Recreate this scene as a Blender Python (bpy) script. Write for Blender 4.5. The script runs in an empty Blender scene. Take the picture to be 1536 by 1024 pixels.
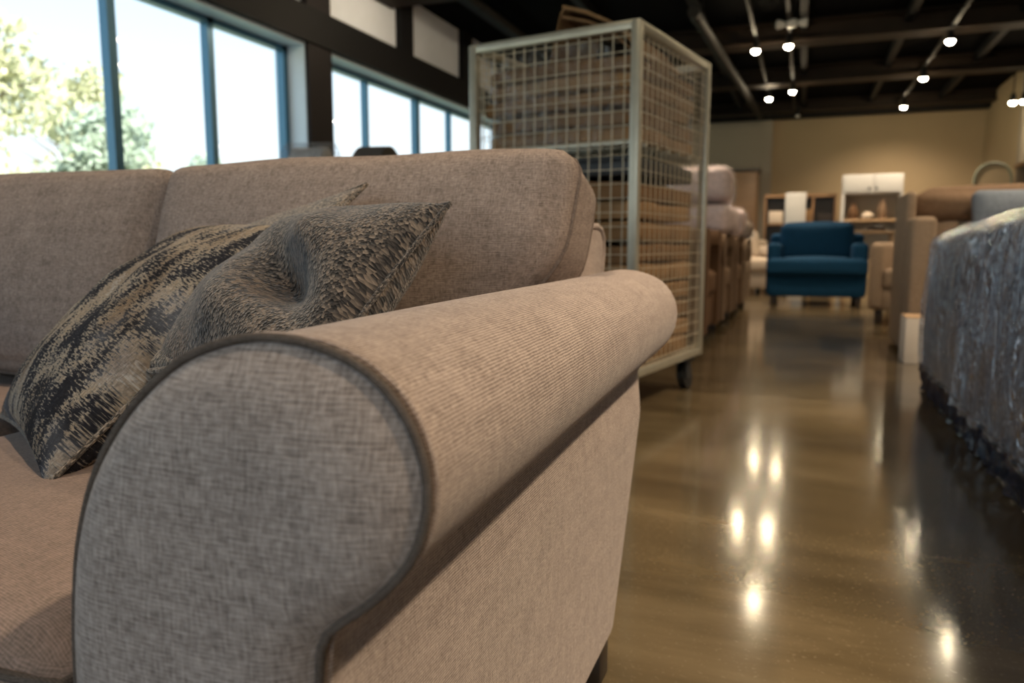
import bpy, bmesh, math, random
from mathutils import Vector, Matrix, Euler
random.seed(7)
PI = math.pi
scene = bpy.context.scene
COL = scene.collection

# ------------------------------------------------------------------ helpers
def lerp(a, b, t): return a + (b - a) * t
def smooth01(t):
    t = max(0.0, min(1.0, t)); return t * t * (3 - 2 * t)

def catmull(pts, n, closed=False):
    P = [Vector(p) for p in pts]; N = len(P); dense = []
    segs = N if closed else N - 1
    for i in range(segs):
        p1, p2 = P[i], P[(i + 1) % N]
        p0 = P[(i - 1) % N] if closed or i > 0 else p1 * 2 - p2
        p3 = P[(i + 2) % N] if closed or i + 2 < N else p2 * 2 - p1
        for k in range(12):
            t = k / 12
            dense.append(0.5 * (2 * p1 + (p2 - p0) * t + (2 * p0 - 5 * p1 + 4 * p2 - p3) * t * t + (3 * p1 - p0 - 3 * p2 + p3) * t ** 3))
    dense.append(P[0].copy() if closed else P[-1].copy())
    L = [0]
    for a, b in zip(dense, dense[1:]): L.append(L[-1] + (b - a).length)
    out = []; j = 0
    cnt = n if closed else n - 1
    for i in range(n):
        s = L[-1] * i / cnt
        while j < len(L) - 2 and L[j + 1] < s: j += 1
        d = L[j + 1] - L[j]
        out.append(dense[j].lerp(dense[j + 1], 0 if d < 1e-9 else (s - L[j]) / d))
    return out

class MB:
    """collects shapes, then links them as one mesh object"""
    def __init__(s): s.v = []; s.f = []; s.uv = []
    def add(s, vs, fs, uvs=None, M=None):
        o = len(s.v)
        s.v += [(M @ Vector(p) if M else Vector(p)) for p in vs]
        s.f += [tuple(i + o for i in f) for f in fs]
        s.uv += (uvs if uvs else [None] * len(fs))
        return s
    def addbm(s, bm, M=None):
        bm.verts.index_update()
        s.add([v.co.copy() for v in bm.verts], [[v.index for v in f.verts] for f in bm.faces], None, M)
        bm.free(); return s
    def box(s, c, size, bevel=0.0, seg=2, rot=None, M=None):
        bm = bmesh.new(); bmesh.ops.create_cube(bm, size=1)
        bmesh.ops.scale(bm, vec=size, verts=bm.verts)
        if bevel > 0:
            bmesh.ops.bevel(bm, geom=list(bm.edges), offset=min(bevel, min(size) * .49), segments=seg, affect='EDGES', profile=.5)
        T = Matrix.Translation(c)
        if rot: T = T @ Euler(rot).to_matrix().to_4x4()
        return s.addbm(bm, M @ T if M else T)
    def span(s, x0, x1, y0, y1, z0, z1, bevel=0, seg=2, M=None):
        return s.box(((x0 + x1) / 2, (y0 + y1) / 2, (z0 + z1) / 2), (x1 - x0, y1 - y0, z1 - z0), bevel, seg, None, M)
    def tube(s, pts, r, n=8, closed=False, M=None):
        P = [Vector(p) for p in pts]; N = len(P); vs = []; fs = []
        up = None
        for i in range(N):
            if closed: t = P[(i + 1) % N] - P[i - 1]
            else: t = P[min(i + 1, N - 1)] - P[max(i - 1, 0)]
            t.normalize()
            if up is None:
                up = t.orthogonal().normalized()
            else:
                up = (up - t * up.dot(t))
                up = up.normalized() if up.length > 1e-6 else t.orthogonal().normalized()
            b = t.cross(up)
            rr = r[i] if isinstance(r, (list, tuple)) else r
            for k in range(n):
                a = 2 * PI * k / n
                vs.append(P[i] + (up * math.cos(a) + b * math.sin(a)) * rr)
        for i in range(N if closed else N - 1):
            j = (i + 1) % N
            for k in range(n):
                l = (k + 1) % n
                fs.append((i * n + k, i * n + l, j * n + l, j * n + k))
        if not closed:
            fs.append(tuple(reversed(range(n)))); fs.append(tuple((N - 1) * n + k for k in range(n)))
        return s.add(vs, fs, None, M)
    def lathe(s, prof, n=20, M=None):
        vs = []; fs = []
        for r, z in prof:
            for k in range(n):
                a = 2 * PI * k / n; vs.append((r * math.cos(a), r * math.sin(a), z))
        m = len(prof)
        for i in range(m - 1):
            for k in range(n):
                l = (k + 1) % n
                fs.append((i * n + k, i * n + l, (i + 1) * n + l, (i + 1) * n + k))
        fs.append(tuple(reversed(range(n)))); fs.append(tuple((m - 1) * n + k for k in range(n)))
        return s.add(vs, fs, None, M)
    def prism(s, prof, y0, y1, M=None, axis='y'):
        n = len(prof); vs = []
        for y in (y0, y1):
            for a, b in prof: vs.append((a, y, b) if axis == 'y' else (y, a, b))
        fs = [(i, (i + 1) % n, n + (i + 1) % n, n + i) for i in range(n)]
        fs += [tuple(reversed(range(n))), tuple(range(n, 2 * n))]
        return s.add(vs, fs, None, M)
    def build(s, name, mat, parent=None, world=False, smooth=35, uvscale=1.0, flip=False):
        me = bpy.data.meshes.new(name)
        off = Vector((0, 0, 0))
        vs = s.v
        if world and parent is not None:
            inv = world_of(parent).inverted(); vs = [inv @ p for p in s.v]
        me.from_pydata([tuple(p) for p in vs], [], s.f)
        bm = bmesh.new(); bm.from_mesh(me); bmesh.ops.recalc_face_normals(bm, faces=bm.faces)
        if flip: bmesh.ops.reverse_faces(bm, faces=bm.faces)
        bm.to_mesh(me); bm.free()
        lay = me.uv_layers.new(name='UVMap')
        for p in me.polygons:
            u = s.uv[p.index] if p.index < len(s.uv) else None
            nrm = p.normal; ax = max(range(3), key=lambda i: abs(nrm[i]))
            for k, li in enumerate(p.loop_indices):
                vi = me.loops[li].vertex_index; co = me.vertices[vi].co
                if u is not None:
                    q = u.get(vi) if isinstance(u, dict) else None
                    lay.data[li].uv = q if q else (0, 0)
                else:
                    lay.data[li].uv = (co.y, co.z) if ax == 0 else ((co.x, co.z) if ax == 1 else (co.x, co.y))
        me.materials.append(mat)
        if smooth:
            for p in me.polygons: p.use_smooth = True
            if smooth < 180:
                try: me.set_sharp_from_angle(angle=math.radians(smooth))
                except Exception: pass
        o = bpy.data.objects.new(name, me); COL.objects.link(o)
        if parent is not None: o.parent = parent
        return o

def world_of(o):
    M = Matrix.LocRotScale(o.location, o.rotation_euler, o.scale)
    return world_of(o.parent) @ M if o.parent else M

def tag(o, label, cat, group=None, kind=None):
    o['label'] = label; o['category'] = cat
    if group: o['group'] = group
    if kind: o['kind'] = kind
    return o
def thing(name, label, cat, loc=(0, 0, 0), rz=0.0, group=None):
    o = bpy.data.objects.new(name, None); COL.objects.link(o)
    o.location = loc; o.rotation_euler = (0, 0, rz); o.empty_display_size = .1
    return tag(o, label, cat, group)
def struct(o):
    o['kind'] = 'structure'; return o
def copy_tree(o, parent=None):
    c = o.copy(); COL.objects.link(c); c.parent = parent
    for ch in list(o.children): copy_tree(ch, c)
    return c

# ------------------------------------------------------------------ materials
class NT:
    def __init__(s, name):
        s.m = bpy.data.materials.new(name); s.m.use_nodes = True
        s.t = s.m.node_tree; s.t.nodes.clear()
        s.out = s.n('ShaderNodeOutputMaterial')
    def n(s, typ, **kw):
        nd = s.t.nodes.new(typ)
        for k, v in kw.items(): setattr(nd, k, v)
        return nd
    def set(s, sock, val):
        if isinstance(val, bpy.types.NodeSocket): s.t.links.new(val, sock)
        elif val is not None:
            if sock.type == 'RGBA' and len(val) == 3: val = (*val, 1)
            sock.default_value = val
    def coord(s, which='UV'): return s.n('ShaderNodeTexCoord').outputs[which]
    def mapping(s, vec, scale=(1, 1, 1), rot=(0, 0, 0), loc=(0, 0, 0)):
        m = s.n('ShaderNodeMapping'); s.set(m.inputs['Vector'], vec)
        m.inputs['Scale'].default_value = scale; m.inputs['Rotation'].default_value = rot; m.inputs['Location'].default_value = loc
        return m.outputs[0]
    def noise(s, vec, scale=5, detail=3, rough=.5, dist=0.0):
        m = s.n('ShaderNodeTexNoise'); s.set(m.inputs['Vector'], vec)
        m.inputs['Scale'].default_value = scale; m.inputs['Detail'].default_value = detail
        m.inputs['Roughness'].default_value = rough; m.inputs['Distortion'].default_value = dist
        return m.outputs['Fac']
    def wave(s, vec, scale=5, dist=0, direction='X', detail=2, dscale=1):
        m = s.n('ShaderNodeTexWave', bands_direction=direction); s.set(m.inputs['Vector'], vec)
        m.inputs['Scale'].default_value = scale; m.inputs['Distortion'].default_value = dist
        m.inputs['Detail'].default_value = detail; m.inputs['Detail Scale'].default_value = dscale
        return m.outputs['Fac']
    def voro(s, vec, scale=5, out='Color', feature='F1'):
        m = s.n('ShaderNodeTexVoronoi', feature=feature); s.set(m.inputs['Vector'], vec); m.inputs['Scale'].default_value = scale
        return m.outputs[out]
    def math(s, op, a, b=None, clamp=False):
        m = s.n('ShaderNodeMath', operation=op, use_clamp=clamp); s.set(m.inputs[0], a)
        if b is not None: s.set(m.inputs[1], b)
        return m.outputs[0]
    def ramp(s, fac, stops, interp='LINEAR'):
        m = s.n('ShaderNodeValToRGB'); s.set(m.inputs[0], fac); m.color_ramp.interpolation = interp
        el = m.color_ramp.elements
        while len(el) > 1: el.remove(el[-1])
        for i, (p, c) in enumerate(stops):
            e = el[0] if i == 0 else el.new(p)
            e.position = p; e.color = (*c, 1) if len(c) == 3 else c
        return m.outputs[0]
    def mix(s, fac, a, b, blend='MIX'):
        m = s.n('ShaderNodeMix', data_type='RGBA', blend_type=blend)
        s.set(m.inputs[0], fac); s.set(m.inputs[6], a); s.set(m.inputs[7], b); return m.outputs[2]
    def bump(s, h, strength=.3, dist=.001, normal=None):
        m = s.n('ShaderNodeBump'); m.inputs['Strength'].default_value = strength; m.inputs['Distance'].default_value = dist
        s.set(m.inputs['Height'], h)
        if normal: s.set(m.inputs['Normal'], normal)
        return m.outputs[0]
    def bsdf(s, color, rough=.5, metal=0, normal=None, spec=.5, **kw):
        b = s.n('ShaderNodeBsdfPrincipled')
        s.set(b.inputs['Base Color'], color); s.set(b.inputs['Roughness'], rough); s.set(b.inputs['Metallic'], metal)
        s.set(b.inputs['Specular IOR Level'], spec)
        if normal: s.set(b.inputs['Normal'], normal)
        for k, v in kw.items(): s.set(b.inputs[k], v)
        return b.outputs[0]
    def done(s, sh): s.t.links.new(sh, s.out.inputs[0]); return s.m

def M_plain(name, col, rough=.5, metal=0, var=.12, scale=8, spec=.5, bump=0, bscale=60, stretch=(1, 1, 1)):
    t = NT(name); co = t.mapping(t.coord('Object'), stretch)
    n = t.noise(co, scale, 4)
    c = t.mix(n, tuple(x * (1 - var) for x in col), tuple(min(1, x * (1 + var)) for x in col))
    nm = t.bump(t.noise(co, bscale, 3), bump, .002) if bump else None
    return t.done(t.bsdf(c, rough, metal, nm, spec))

def M_fabric(name, dark, light, thread=.0011, bump=.5, twill=.45, rough=.9, ang=.0, contrast=1.0, spec=.15, sheen=0.0):
    t = NT(name); uv = t.coord('UV')
    uv = t.mapping(uv, (1, 1, 1), (0, 0, ang))
    k = 1 / thread
    a = t.noise(t.mapping(uv, (k * .16, k * .85, 1)), 1, 2, .6)
    b = t.noise(t.mapping(uv, (k * .85, k * .16, 1)), 1, 2, .6)
    w = t.wave(t.mapping(uv, (k * .06, k * .20, 1), (0, 0, .02)), 1, 2.2, 'Y', 2, 1.2)
    slub = t.noise(t.mapping(uv, (75, 14, 1)), 1, 2)
    slub2 = t.noise(t.mapping(uv, (14, 75, 1)), 1, 2)
    h = t.math('ADD', t.math('MULTIPLY', a, .5), t.math('MULTIPLY', b, .5))
    fine = t.noise(t.mapping(uv, (k * .55, k * .55, 1)), 1, 1)
    h2 = t.math('ADD', t.math('MULTIPLY', h, 1 - twill), t.math('MULTIPLY', t.math('ADD', t.math('MULTIPLY', w, .55), t.math('MULTIPLY', fine, .45)), twill))
    cfac = t.math('ADD', h2, t.math('MULTIPLY', t.math('ADD', t.math('SUBTRACT', slub, .5), t.math('SUBTRACT', slub2, .5)), .13))
    mid = .5; r = .15 / contrast
    c = t.ramp(cfac, [(mid - r, dark), (mid + r, light)])
    return t.done(t.bsdf(c, rough, 0, t.bump(h2, bump, .0012), spec, **{'Sheen Weight': sheen, 'Sheen Roughness': .5}))

SOFA_D = (.185, .139, .117); SOFA_L = (.55, .443, .382)
m_sofa = M_fabric('greige linen weave', SOFA_D, SOFA_L, .0015, .8, .40, sheen=.15)
m_sofa_panel = M_fabric('greige linen crosshatch', (.150, .120, .105), (.445, .375, .335), .0017, .8, .12, sheen=.15)
m_back = M_fabric('greige pebbled weave', (.120, .091, .077), (.40, .32, .275), .0016, .9, .25)
m_seat = M_fabric('warm greige weave', (.15, .11, .085), (.34, .238, .192), .0013, .6, .22, ang=.2, sheen=.1)
m_pipe = M_fabric('brown grey piping', (.055, .043, .035), (.15, .12, .10), .001, .4, .3)

m_seam = M_fabric('darker greige piping', (.075, .056, .047), (.25, .195, .165), .0012, .6, .2)
def M_pillow_abstract(name):
    t = NT(name); uv = t.coord('UV')
    # uv in metres over the pillow face
    big = t.noise(t.mapping(uv, (13, 30, 1), (0, 0, .08)), 1, 3, .55, .6)
    band = t.noise(t.mapping(uv, (3.0, 17, 1)), 1, 2)
    th = t.noise(t.mapping(uv, (420, 110, 1)), 1, 2, .6)
    th2 = t.noise(t.mapping(uv, (120, 500, 1)), 1, 2, .6)
    f = t.math('ADD', t.math('ADD', t.math('MULTIPLY', big, .62), t.math('MULTIPLY', band, .38)), t.math('MULTIPLY', t.math('SUBTRACT', th, .5), .55))
    c = t.ramp(f, [(.34, (.010, .010, .014)), (.462, (.020, .020, .026)), (.482, (.14, .13, .12)), (.54, (.37, .305, .23)), (.60, (.29, .22, .15)), (.68, (.46, .42, .37))])
    warm = t.noise(t.mapping(uv, (9, 13, 1), (0, 0, 0), (3, 1, 0)), 1, 3)
    c = t.mix(t.ramp(warm, [(.5, (0, 0, 0)), (.66, (.55, .55, .55))]), c, (.30, .19, .10), 'MULTIPLY')
    cool = t.noise(t.mapping(uv, (7, 9, 1), (0, 0, 0), (7, 4, 0)), 1, 2)
    c = t.mix(t.ramp(cool, [(.56, (0, 0, 0)), (.68, (.35, .35, .35))]), c, (.26, .27, .30))
    h = t.math('ADD', t.math('MULTIPLY', th, .6), t.math('MULTIPLY', th2, .4))
    c = t.mix(t.ramp(th2, [(.35, (.45, .45, .45)), (.6, (0, 0, 0))]), c, (.03, .028, .027))
    return t.done(t.bsdf(c, .95, 0, t.bump(h, .8, .002), .15))
m_pil_abs = M_pillow_abstract('abstract black beige tapestry')

def M_pillow_tweed(name, d, m, l, warm):
    t = NT(name); uv = t.coord('UV')
    v = t.voro(t.mapping(uv, (300, 480, 1), (0, 0, .5)), 1, 'Color')
    sep = t.n('ShaderNodeSeparateColor'); t.set(sep.inputs[0], v)
    n1 = t.noise(t.mapping(uv, (40, 70, 1)), 1, 3, .7)
    n2 = t.noise(t.mapping(uv, (7, 11, 1)), 1, 2)
    f = t.math('ADD', t.math('MULTIPLY', sep.outputs[0], .5), t.math('ADD', t.math('MULTIPLY', n1, .45), t.math('MULTIPLY', n2, .25)))
    c = t.ramp(f, [(.38, d), (.58, m), (.8, l)])
    c = t.mix(t.ramp(n2, [(.5, (0, 0, 0)), (.66, (.6, .6, .6))]), c, warm, 'MULTIPLY')
    vd = t.voro(t.mapping(uv, (300, 480, 1), (0, 0, .5)), 1, 'Distance')
    return t.done(t.bsdf(c, .92, 0, t.bump(t.math('MULTIPLY', vd, -1), .9, .002), .2, **{'Sheen Weight': .3}))
m_pil_tweed = M_pillow_tweed('charcoal chenille tweed', (.012, .0115, .0125), (.050, .043, .040), (.185, .150, .122), (.75, .55, .40))
m_pil_stripe = M_pillow_tweed('speckled grey beige tweed', (.025, .022, .02), (.11, .09, .07), (.30, .24, .185), (.75, .55, .4))

def M_floor():
    t = NT('polished stained concrete'); cw = t.coord('Object'); co = t.mapping(cw, (1, 1, 1), (.0, .0, .63), (.31, .17, .37))
    a = t.noise(t.mapping(cw, (.5, 1.0, 1), (0, 0, .1), (.3, .2, .37)), 1.3, 6, .62, .8)
    b = t.noise(t.mapping(cw, (1.1, 4.5, 1), (0, 0, .12), (.3, .2, .37)), 1.2, 5, .6, .4)
    f = t.math('ADD', t.math('MULTIPLY', a, .6), t.math('MULTIPLY', b, .4))
    c = t.ramp(f, [(.3, (.042, .029, .014)), (.5, (.108, .078, .040)), (.68, (.215, .16, .09))])
    speck = t.noise(co, 140, 2)
    c = t.mix(t.ramp(speck, [(.62, (0, 0, 0)), (.75, (.35, .35, .35))]), c, (.30, .24, .16))
    # darker bands across the floor, repeating along its length
    mp = t.n('ShaderNodeSeparateXYZ'); t.set(mp.inputs[0], t.mapping(cw, (1, 1, 1), (0, 0, .0), (0, -1.40, 0)))
    w = t.math('ABSOLUTE', t.math('SUBTRACT', t.math('MODULO', t.math('ADD', mp.outputs[1], 42), 8.0), 2.0))
    dark_band = t.math('GREATER_THAN', w, 1.996)
    c = t.mix(t.math('MULTIPLY', dark_band, .5), c, (.03, .022, .012))
    r = t.math('ADD', .10, t.math('MULTIPLY', t.noise(co, 3.5, 4), .12))
    nm = t.bump(t.noise(co, 55, 3), .05, .003)
    nm = t.bump(t.noise(co, 3, 2), .035, .03, nm)
    return t.done(t.bsdf(c, r, 0, nm, .5, **{'Coat Weight': .4, 'Coat Roughness': .10}))
m_floor = M_floor()

m_ceil = M_plain('black painted ceiling', (.0015, .0015, .002), .9, spec=.05)
m_beam = M_plain('rusty dark steel beam', (.020, .012, .007), .6, 0, .4, 4, spec=.2)
m_black = M_plain('black painted steel', (.008, .008, .009), .6, spec=.15)
m_post = M_plain('dark brown black painted pillar', (.012, .009, .010), .6, spec=.2)
m_panelgrey = M_plain('grey painted wall panel', (.74, .79, .88), .7, 0, .05)
m_wall = M_plain('tan painted plaster', (.40, .30, .18), .85, 0, .06, 2)
m_wallgrey = M_plain('taupe grey painted plaster', (.34, .29, .23), .85, 0, .06, 2)
m_frame = M_plain('blue grey aluminium window frame', (.05, .15, .23), .35, .3, .08)
m_reveal = M_plain('pale blue white reveal paint', (.62, .70, .78), .5, 0, .04)
m_galv = M_plain('galvanised steel tube', (.46, .43, .34), .35, .5, .15, 20)
m_wire = M_plain('galvanised wire', (.60, .52, .38), .4, .25, .1, 20)
m_rubber = M_plain('black rubber', (.012, .012, .012), .5)
m_tray = M_plain('dark grey plastic', (.03, .032, .034), .4)
m_darkwood = M_plain('dark wood leg', (.03, .02, .014), .4, 0, .3, 6)
m_wood = M_plain('mid brown wood', (.20, .11, .05), .5, 0, .35, 5, stretch=(1, 1, 8))
m_woodpale = M_plain('pale oak', (.42, .27, .15), .5, 0, .25, 5, stretch=(1, 8, 1))
m_white = M_plain('white lacquer', (.46, .45, .43), .4, 0, .04)
m_whitebox = M_plain('white card', (.62, .55, .47), .7, 0, .05)
m_blue = M_fabric('teal blue fabric', (.003, .019, .047), (.008, .060, .132), .003, .4, .2)
m_beige = M_fabric('tan beige upholstery', (.12, .075, .045), (.23, .15, .095), .003, .4, .2)
m_beige2 = M_fabric('taupe beige upholstery', (.19, .135, .09), (.34, .25, .175), .003, .4, .2)
m_brown = M_fabric('brown upholstery', (.075, .038, .02), (.145, .08, .042), .003, .4, .2)
m_pale = M_fabric('pale oatmeal upholstery', (.42, .34, .26), (.62, .52, .42), .003, .3, .2)
m_slate = M_fabric('slate blue grey cushion', (.10, .12, .15), (.22, .25, .29), .003, .3, .2)
m_pink = M_fabric('pale rose upholstery', (.62, .48, .45), (.88, .72, .68), .003, .3, .2)
m_grey = M_fabric('grey brown upholstery', (.07, .06, .055), (.15, .135, .12), .003, .3, .2)

def M_card(name, base, layers=True):
    t = NT(name); co = t.coord('Object')
    w = t.noise(t.mapping(co, (3, 3, 220)), 1, 3, .6)
    n = t.noise(co, 7, 4)
    f = t.math('ADD', t.math('MULTIPLY', w, .55), t.math('MULTIPLY', n, .45))
    c = t.ramp(f, [(.32, tuple(x * .4 for x in base)), (.5, base), (.68, tuple(min(1, x * 1.35) for x in base))])
    return t.done(t.bsdf(c, .8, 0, t.bump(w, .5, .004), .2))
m_cards = [M_card('corrugated cardboard %d' % i, b) for i, b in enumerate([(.23, .13, .058), (.28, .165, .078), (.19, .105, .048)])]

def M_film(name, tint, alpha=.3, rough=.12, sc=(14, 14, 3), strength=1.0, gloss=.10, depth=.02, tr_col=(.97, .98, 1)):
    """thin crumpled film: mostly see-through, milky on its folds, glossy with sharp creases"""
    t = NT(name); co = t.coord('Object')
    a = t.noise(t.mapping(co, sc), 1.6, 4, .6, 1.4)
    b = t.noise(t.mapping(co, tuple(x * 2.7 for x in sc), (.2, .1, .3)), 1.5, 3, .6, 1.0)
    ra = t.math('SUBTRACT', 1.0, t.math('MULTIPLY', t.math('ABSOLUTE', t.math('SUBTRACT', a, .5)), 7.0), True)
    rb = t.math('SUBTRACT', 1.0, t.math('MULTIPLY', t.math('ABSOLUTE', t.math('SUBTRACT', b, .5)), 6.0), True)
    h = t.math('ADD', t.math('MULTIPLY', ra, .6), t.math('MULTIPLY', rb, .4))
    nm = t.bump(h, strength, depth)
    g = t.n('ShaderNodeBsdfGlossy'); g.inputs['Roughness'].default_value = rough; g.inputs['Color'].default_value = (.95, .96, 1, 1); t.set(g.inputs['Normal'], nm)
    d = t.n('ShaderNodeBsdfDiffuse'); d.inputs['Color'].default_value = (*tint, 1); t.set(d.inputs['Normal'], nm)
    tr = t.n('ShaderNodeBsdfTransparent'); tr.inputs['Color'].default_value = (*tr_col, 1)
    lw = t.n('ShaderNodeLayerWeight'); lw.inputs[0].default_value = .5; t.set(lw.inputs['Normal'], nm)
    fr = t.math('ADD', gloss, t.math('MULTIPLY', t.math('POWER', lw.outputs['Facing'], 4.0), .6), True)
    m1 = t.n('ShaderNodeMixShader'); t.set(m1.inputs[0], t.ramp(h, [(.30, (alpha * .3,) * 3), (.62, (alpha,) * 3), (.95, (min(1, alpha * 4),) * 3)]))
    t.t.links.new(tr.outputs[0], m1.inputs[1]); t.t.links.new(d.outputs[0], m1.inputs[2])
    m2 = t.n('ShaderNodeMixShader'); t.set(m2.inputs[0], fr)
    t.t.links.new(m1.outputs[0], m2.inputs[1]); t.t.links.new(g.outputs[0], m2.inputs[2])
    return t.done(m2.outputs[0])
m_film = M_film('clear stretch film', (.66, .76, .90), .045, .10, (6, 6, 1.3), .8, .26, .03)
m_film_card = M_film('milky stretch film', (.82, .74, .66), .045, .2, (7, 7, 5), .8, .03)
m_wrapbody = M_fabric('slate grey brown wrapped upholstery', (.045, .058, .085), (.13, .155, .205), .004, .4, .1)
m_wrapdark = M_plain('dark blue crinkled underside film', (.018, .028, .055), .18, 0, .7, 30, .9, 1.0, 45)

def M_glass():
    t = NT('window glass')
    tr = t.n('ShaderNodeBsdfTransparent'); tr.inputs[0].default_value = (.95, .98, .99, 1)
    g = t.n('ShaderNodeBsdfGlossy'); g.inputs['Roughness'].default_value = .02
    fr = t.n('ShaderNodeLayerWeight'); fr.inputs[0].default_value = .5
    m = t.n('ShaderNodeMixShader'); t.set(m.inputs[0], t.math('ADD', .012, t.math('MULTIPLY', t.math('POWER', fr.outputs['Facing'], 5.0), .5)))
    t.t.links.new(tr.outputs[0], m.inputs[1]); t.t.links.new(g.outputs[0], m.inputs[2])
    return t.done(m.outputs[0])
m_glass = M_glass()
def M_emit(name, col, s):
    t = NT(name); e = t.n('ShaderNodeEmission'); e.inputs[0].default_value = (*col, 1); e.inputs[1].default_value = s
    return t.done(e.outputs[0])
WARM = (1.0, .80, .575)
m_bulb = M_emit('glowing warm lamp lens', (1.0, .82, .54), 220)
m_lens_off = M_plain('unlit frosted lamp lens', (.5, .48, .44), .3)
m_leaf = [M_plain('leaf %d' % i, c, .6, 0, .35, 1.5) for i, c in enumerate([(.50, .53, .33), (.58, .56, .34), (.46, .52, .40)])]  # leaves paled: haze and overexposed daylight put into their colour
m_bark = M_plain('bark', (.16, .12, .09), .9)
m_grass = M_plain('dry pale grass ground', (.45, .47, .28), .9, 0, .2, .3)
m_duct = M_plain('dull grey duct metal', (.012, .011, .010), .6, 0, spec=.2)

# ------------------------------------------------------------------ room shell
ZC = 3.22
XW = -4.0            # window wall face
YB, YF, XR = 16.0, -3.2, 7.0
o = MB().span(-4.4, XR + .3, YF - .3, YB + .3, -.2, 0).build('floor', m_floor, smooth=0); struct(o)
o = MB().span(-4.4, XR + .3, YF - .3, YB + .3, ZC, ZC + .2).build('ceiling', m_ceil, smooth=0); struct(o)

SILL, HEAD, BAND = .55, 2.31, 2.62
bays = [(-2.9, .45), (.8, 5.67), (6.02, 10.55), (10.9, 15.4)]
pillars = [(YF - .3, -2.9), (.45, .8), (5.67, 6.02), (10.55, 10.9), (15.4, YB + .3)]
w = MB()
for a, b in bays:
    w.span(XW - .3, XW, a, b, 0, SILL)
w.build('wall_left', m_wallgrey, smooth=0)['kind'] = 'structure'
p = MB()
for a, b in pillars: p.span(XW - .3, XW + .03, a, b, 0, ZC)
struct(p.build('trim_1', m_post, smooth=0))
p = MB(); p.span(XW - .3, XW + .05, YF, YB, HEAD + .02, BAND); struct(p.build('trim_2', m_black, smooth=0))
pn = MB(); pn.span(XW - .3, XW - .03, YF, YB, BAND, ZC); struct(pn.build('wall_left_upper', m_panelgrey, smooth=0))
ps = MB()
for k in range(-5, 7):
    yc = 7.43 + 1.56 * k
    if yc > YF + .1 and not any(a - .3 < yc < b + .3 for a, b in pillars): ps.span(XW - .05, XW + .03, yc - .14, yc + .14, BAND, ZC)
struct(ps.build('trim_3', m_black, smooth=0))

def window(n, a, b, mull, axis='y'):
    """glazing recessed in the wall: reveals, frame with mullions, glass"""
    root = MB()
    root.span(XW - .30, XW, a, b, HEAD - .005, HEAD + .02)              # soffit
    root.span(XW - .30, XW, a, a + .012, SILL, HEAD); root.span(XW - .30, XW, b - .012, b, SILL, HEAD)
    root.span(XW - .30, XW + .04, a, b, SILL, SILL + .03)
    wnd = struct(root.build('window_%d' % n, m_reveal, smooth=0))
    fr = MB(); x0, x1 = XW - .24, XW - .17
    fr.span(x0, x1, a, b, HEAD - .05, HEAD - .005); fr.span(x0, x1, a, b, SILL + .03, SILL + .08)
    for y, wd in mull: fr.span(x0, x1, y - wd / 2, y + wd / 2, SILL + .03, HEAD - .005)
    fr.build('window_frame', m_frame, wnd, smooth=0)
    MB().span(XW - .215, XW - .205, a, b, SILL + .05, HEAD - .02).build('window_glass', m_glass, wnd, smooth=0)
window(1, .8, 5.67, [(.84, .06), (1.205, .06), (2.09, .06), (2.975, .06), (3.86, .065), (4.745, .06), (5.635, .07)])
window(2, 6.02, 10.55, [(6.05, .05), (6.94, .035), (8.03, .085), (8.90, .035), (9.8, .085), (10.5, .06)])
window(3, 10.9, 15.4, [(10.94, .06), (12.1, .06), (13.2, .06), (14.3, .06), (15.36, .06)])
window(4, -2.9, .45, [(-2.86, .06), (-1.8, .06), (-.7, .06), (.41, .06)])

# back wall, with the greyer left stretch standing forward
struct(MB().span(-4.4, 3.2, YB, YB + .3, 0, ZC).build('wall_back', m_wall, smooth=0))
struct(MB().span(-4.0, -.64, YB - .14, YB, 0, ZC).build('wall_back_left', m_wallgrey, smooth=0))
struct(MB().span(2.92, 3.2, 13.6, YB, 0, ZC).build('wall_right_far', m_wall, smooth=0))
struct(MB().span(2.92, XR + .3, 13.4, 13.6, 0, ZC).build('wall_right_return', m_wallgrey, smooth=0))
struct(MB().span(XR, XR + .3, YF, 13.4, 0, ZC).build('wall_right', m_wall, smooth=0))
# unseen wall behind the camera, wide window added for cool frontal light
wf = MB(); wf.span(-4.0, -3.4, YF - .3, YF, 0, ZC); wf.span(1.6, XR, YF - .3, YF, 0, ZC)
wf.span(-3.4, 1.6, YF - .3, YF, 0, .3); wf.span(-3.4, 1.6, YF - .3, YF, 2.7, ZC)
struct(wf.build('wall_front', m_wall, smooth=0))
fr = MB()
for x in (-3.37, -1.75, -.1, 1.57): fr.span(x - .03, x + .03, YF - .2, YF - .12, .3, 2.7)
fr.span(-3.4, 1.6, YF - .2, YF - .12, .3, .35); fr.span(-3.4, 1.6, YF - .2, YF - .12, 2.65, 2.7)
wnd = struct(fr.build('window_5', m_frame, smooth=0))
MB().span(-3.4, 1.6, YF - .165, YF - .155, .32, 2.68).build('window_glass', m_glass, wnd, smooth=0)

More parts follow.
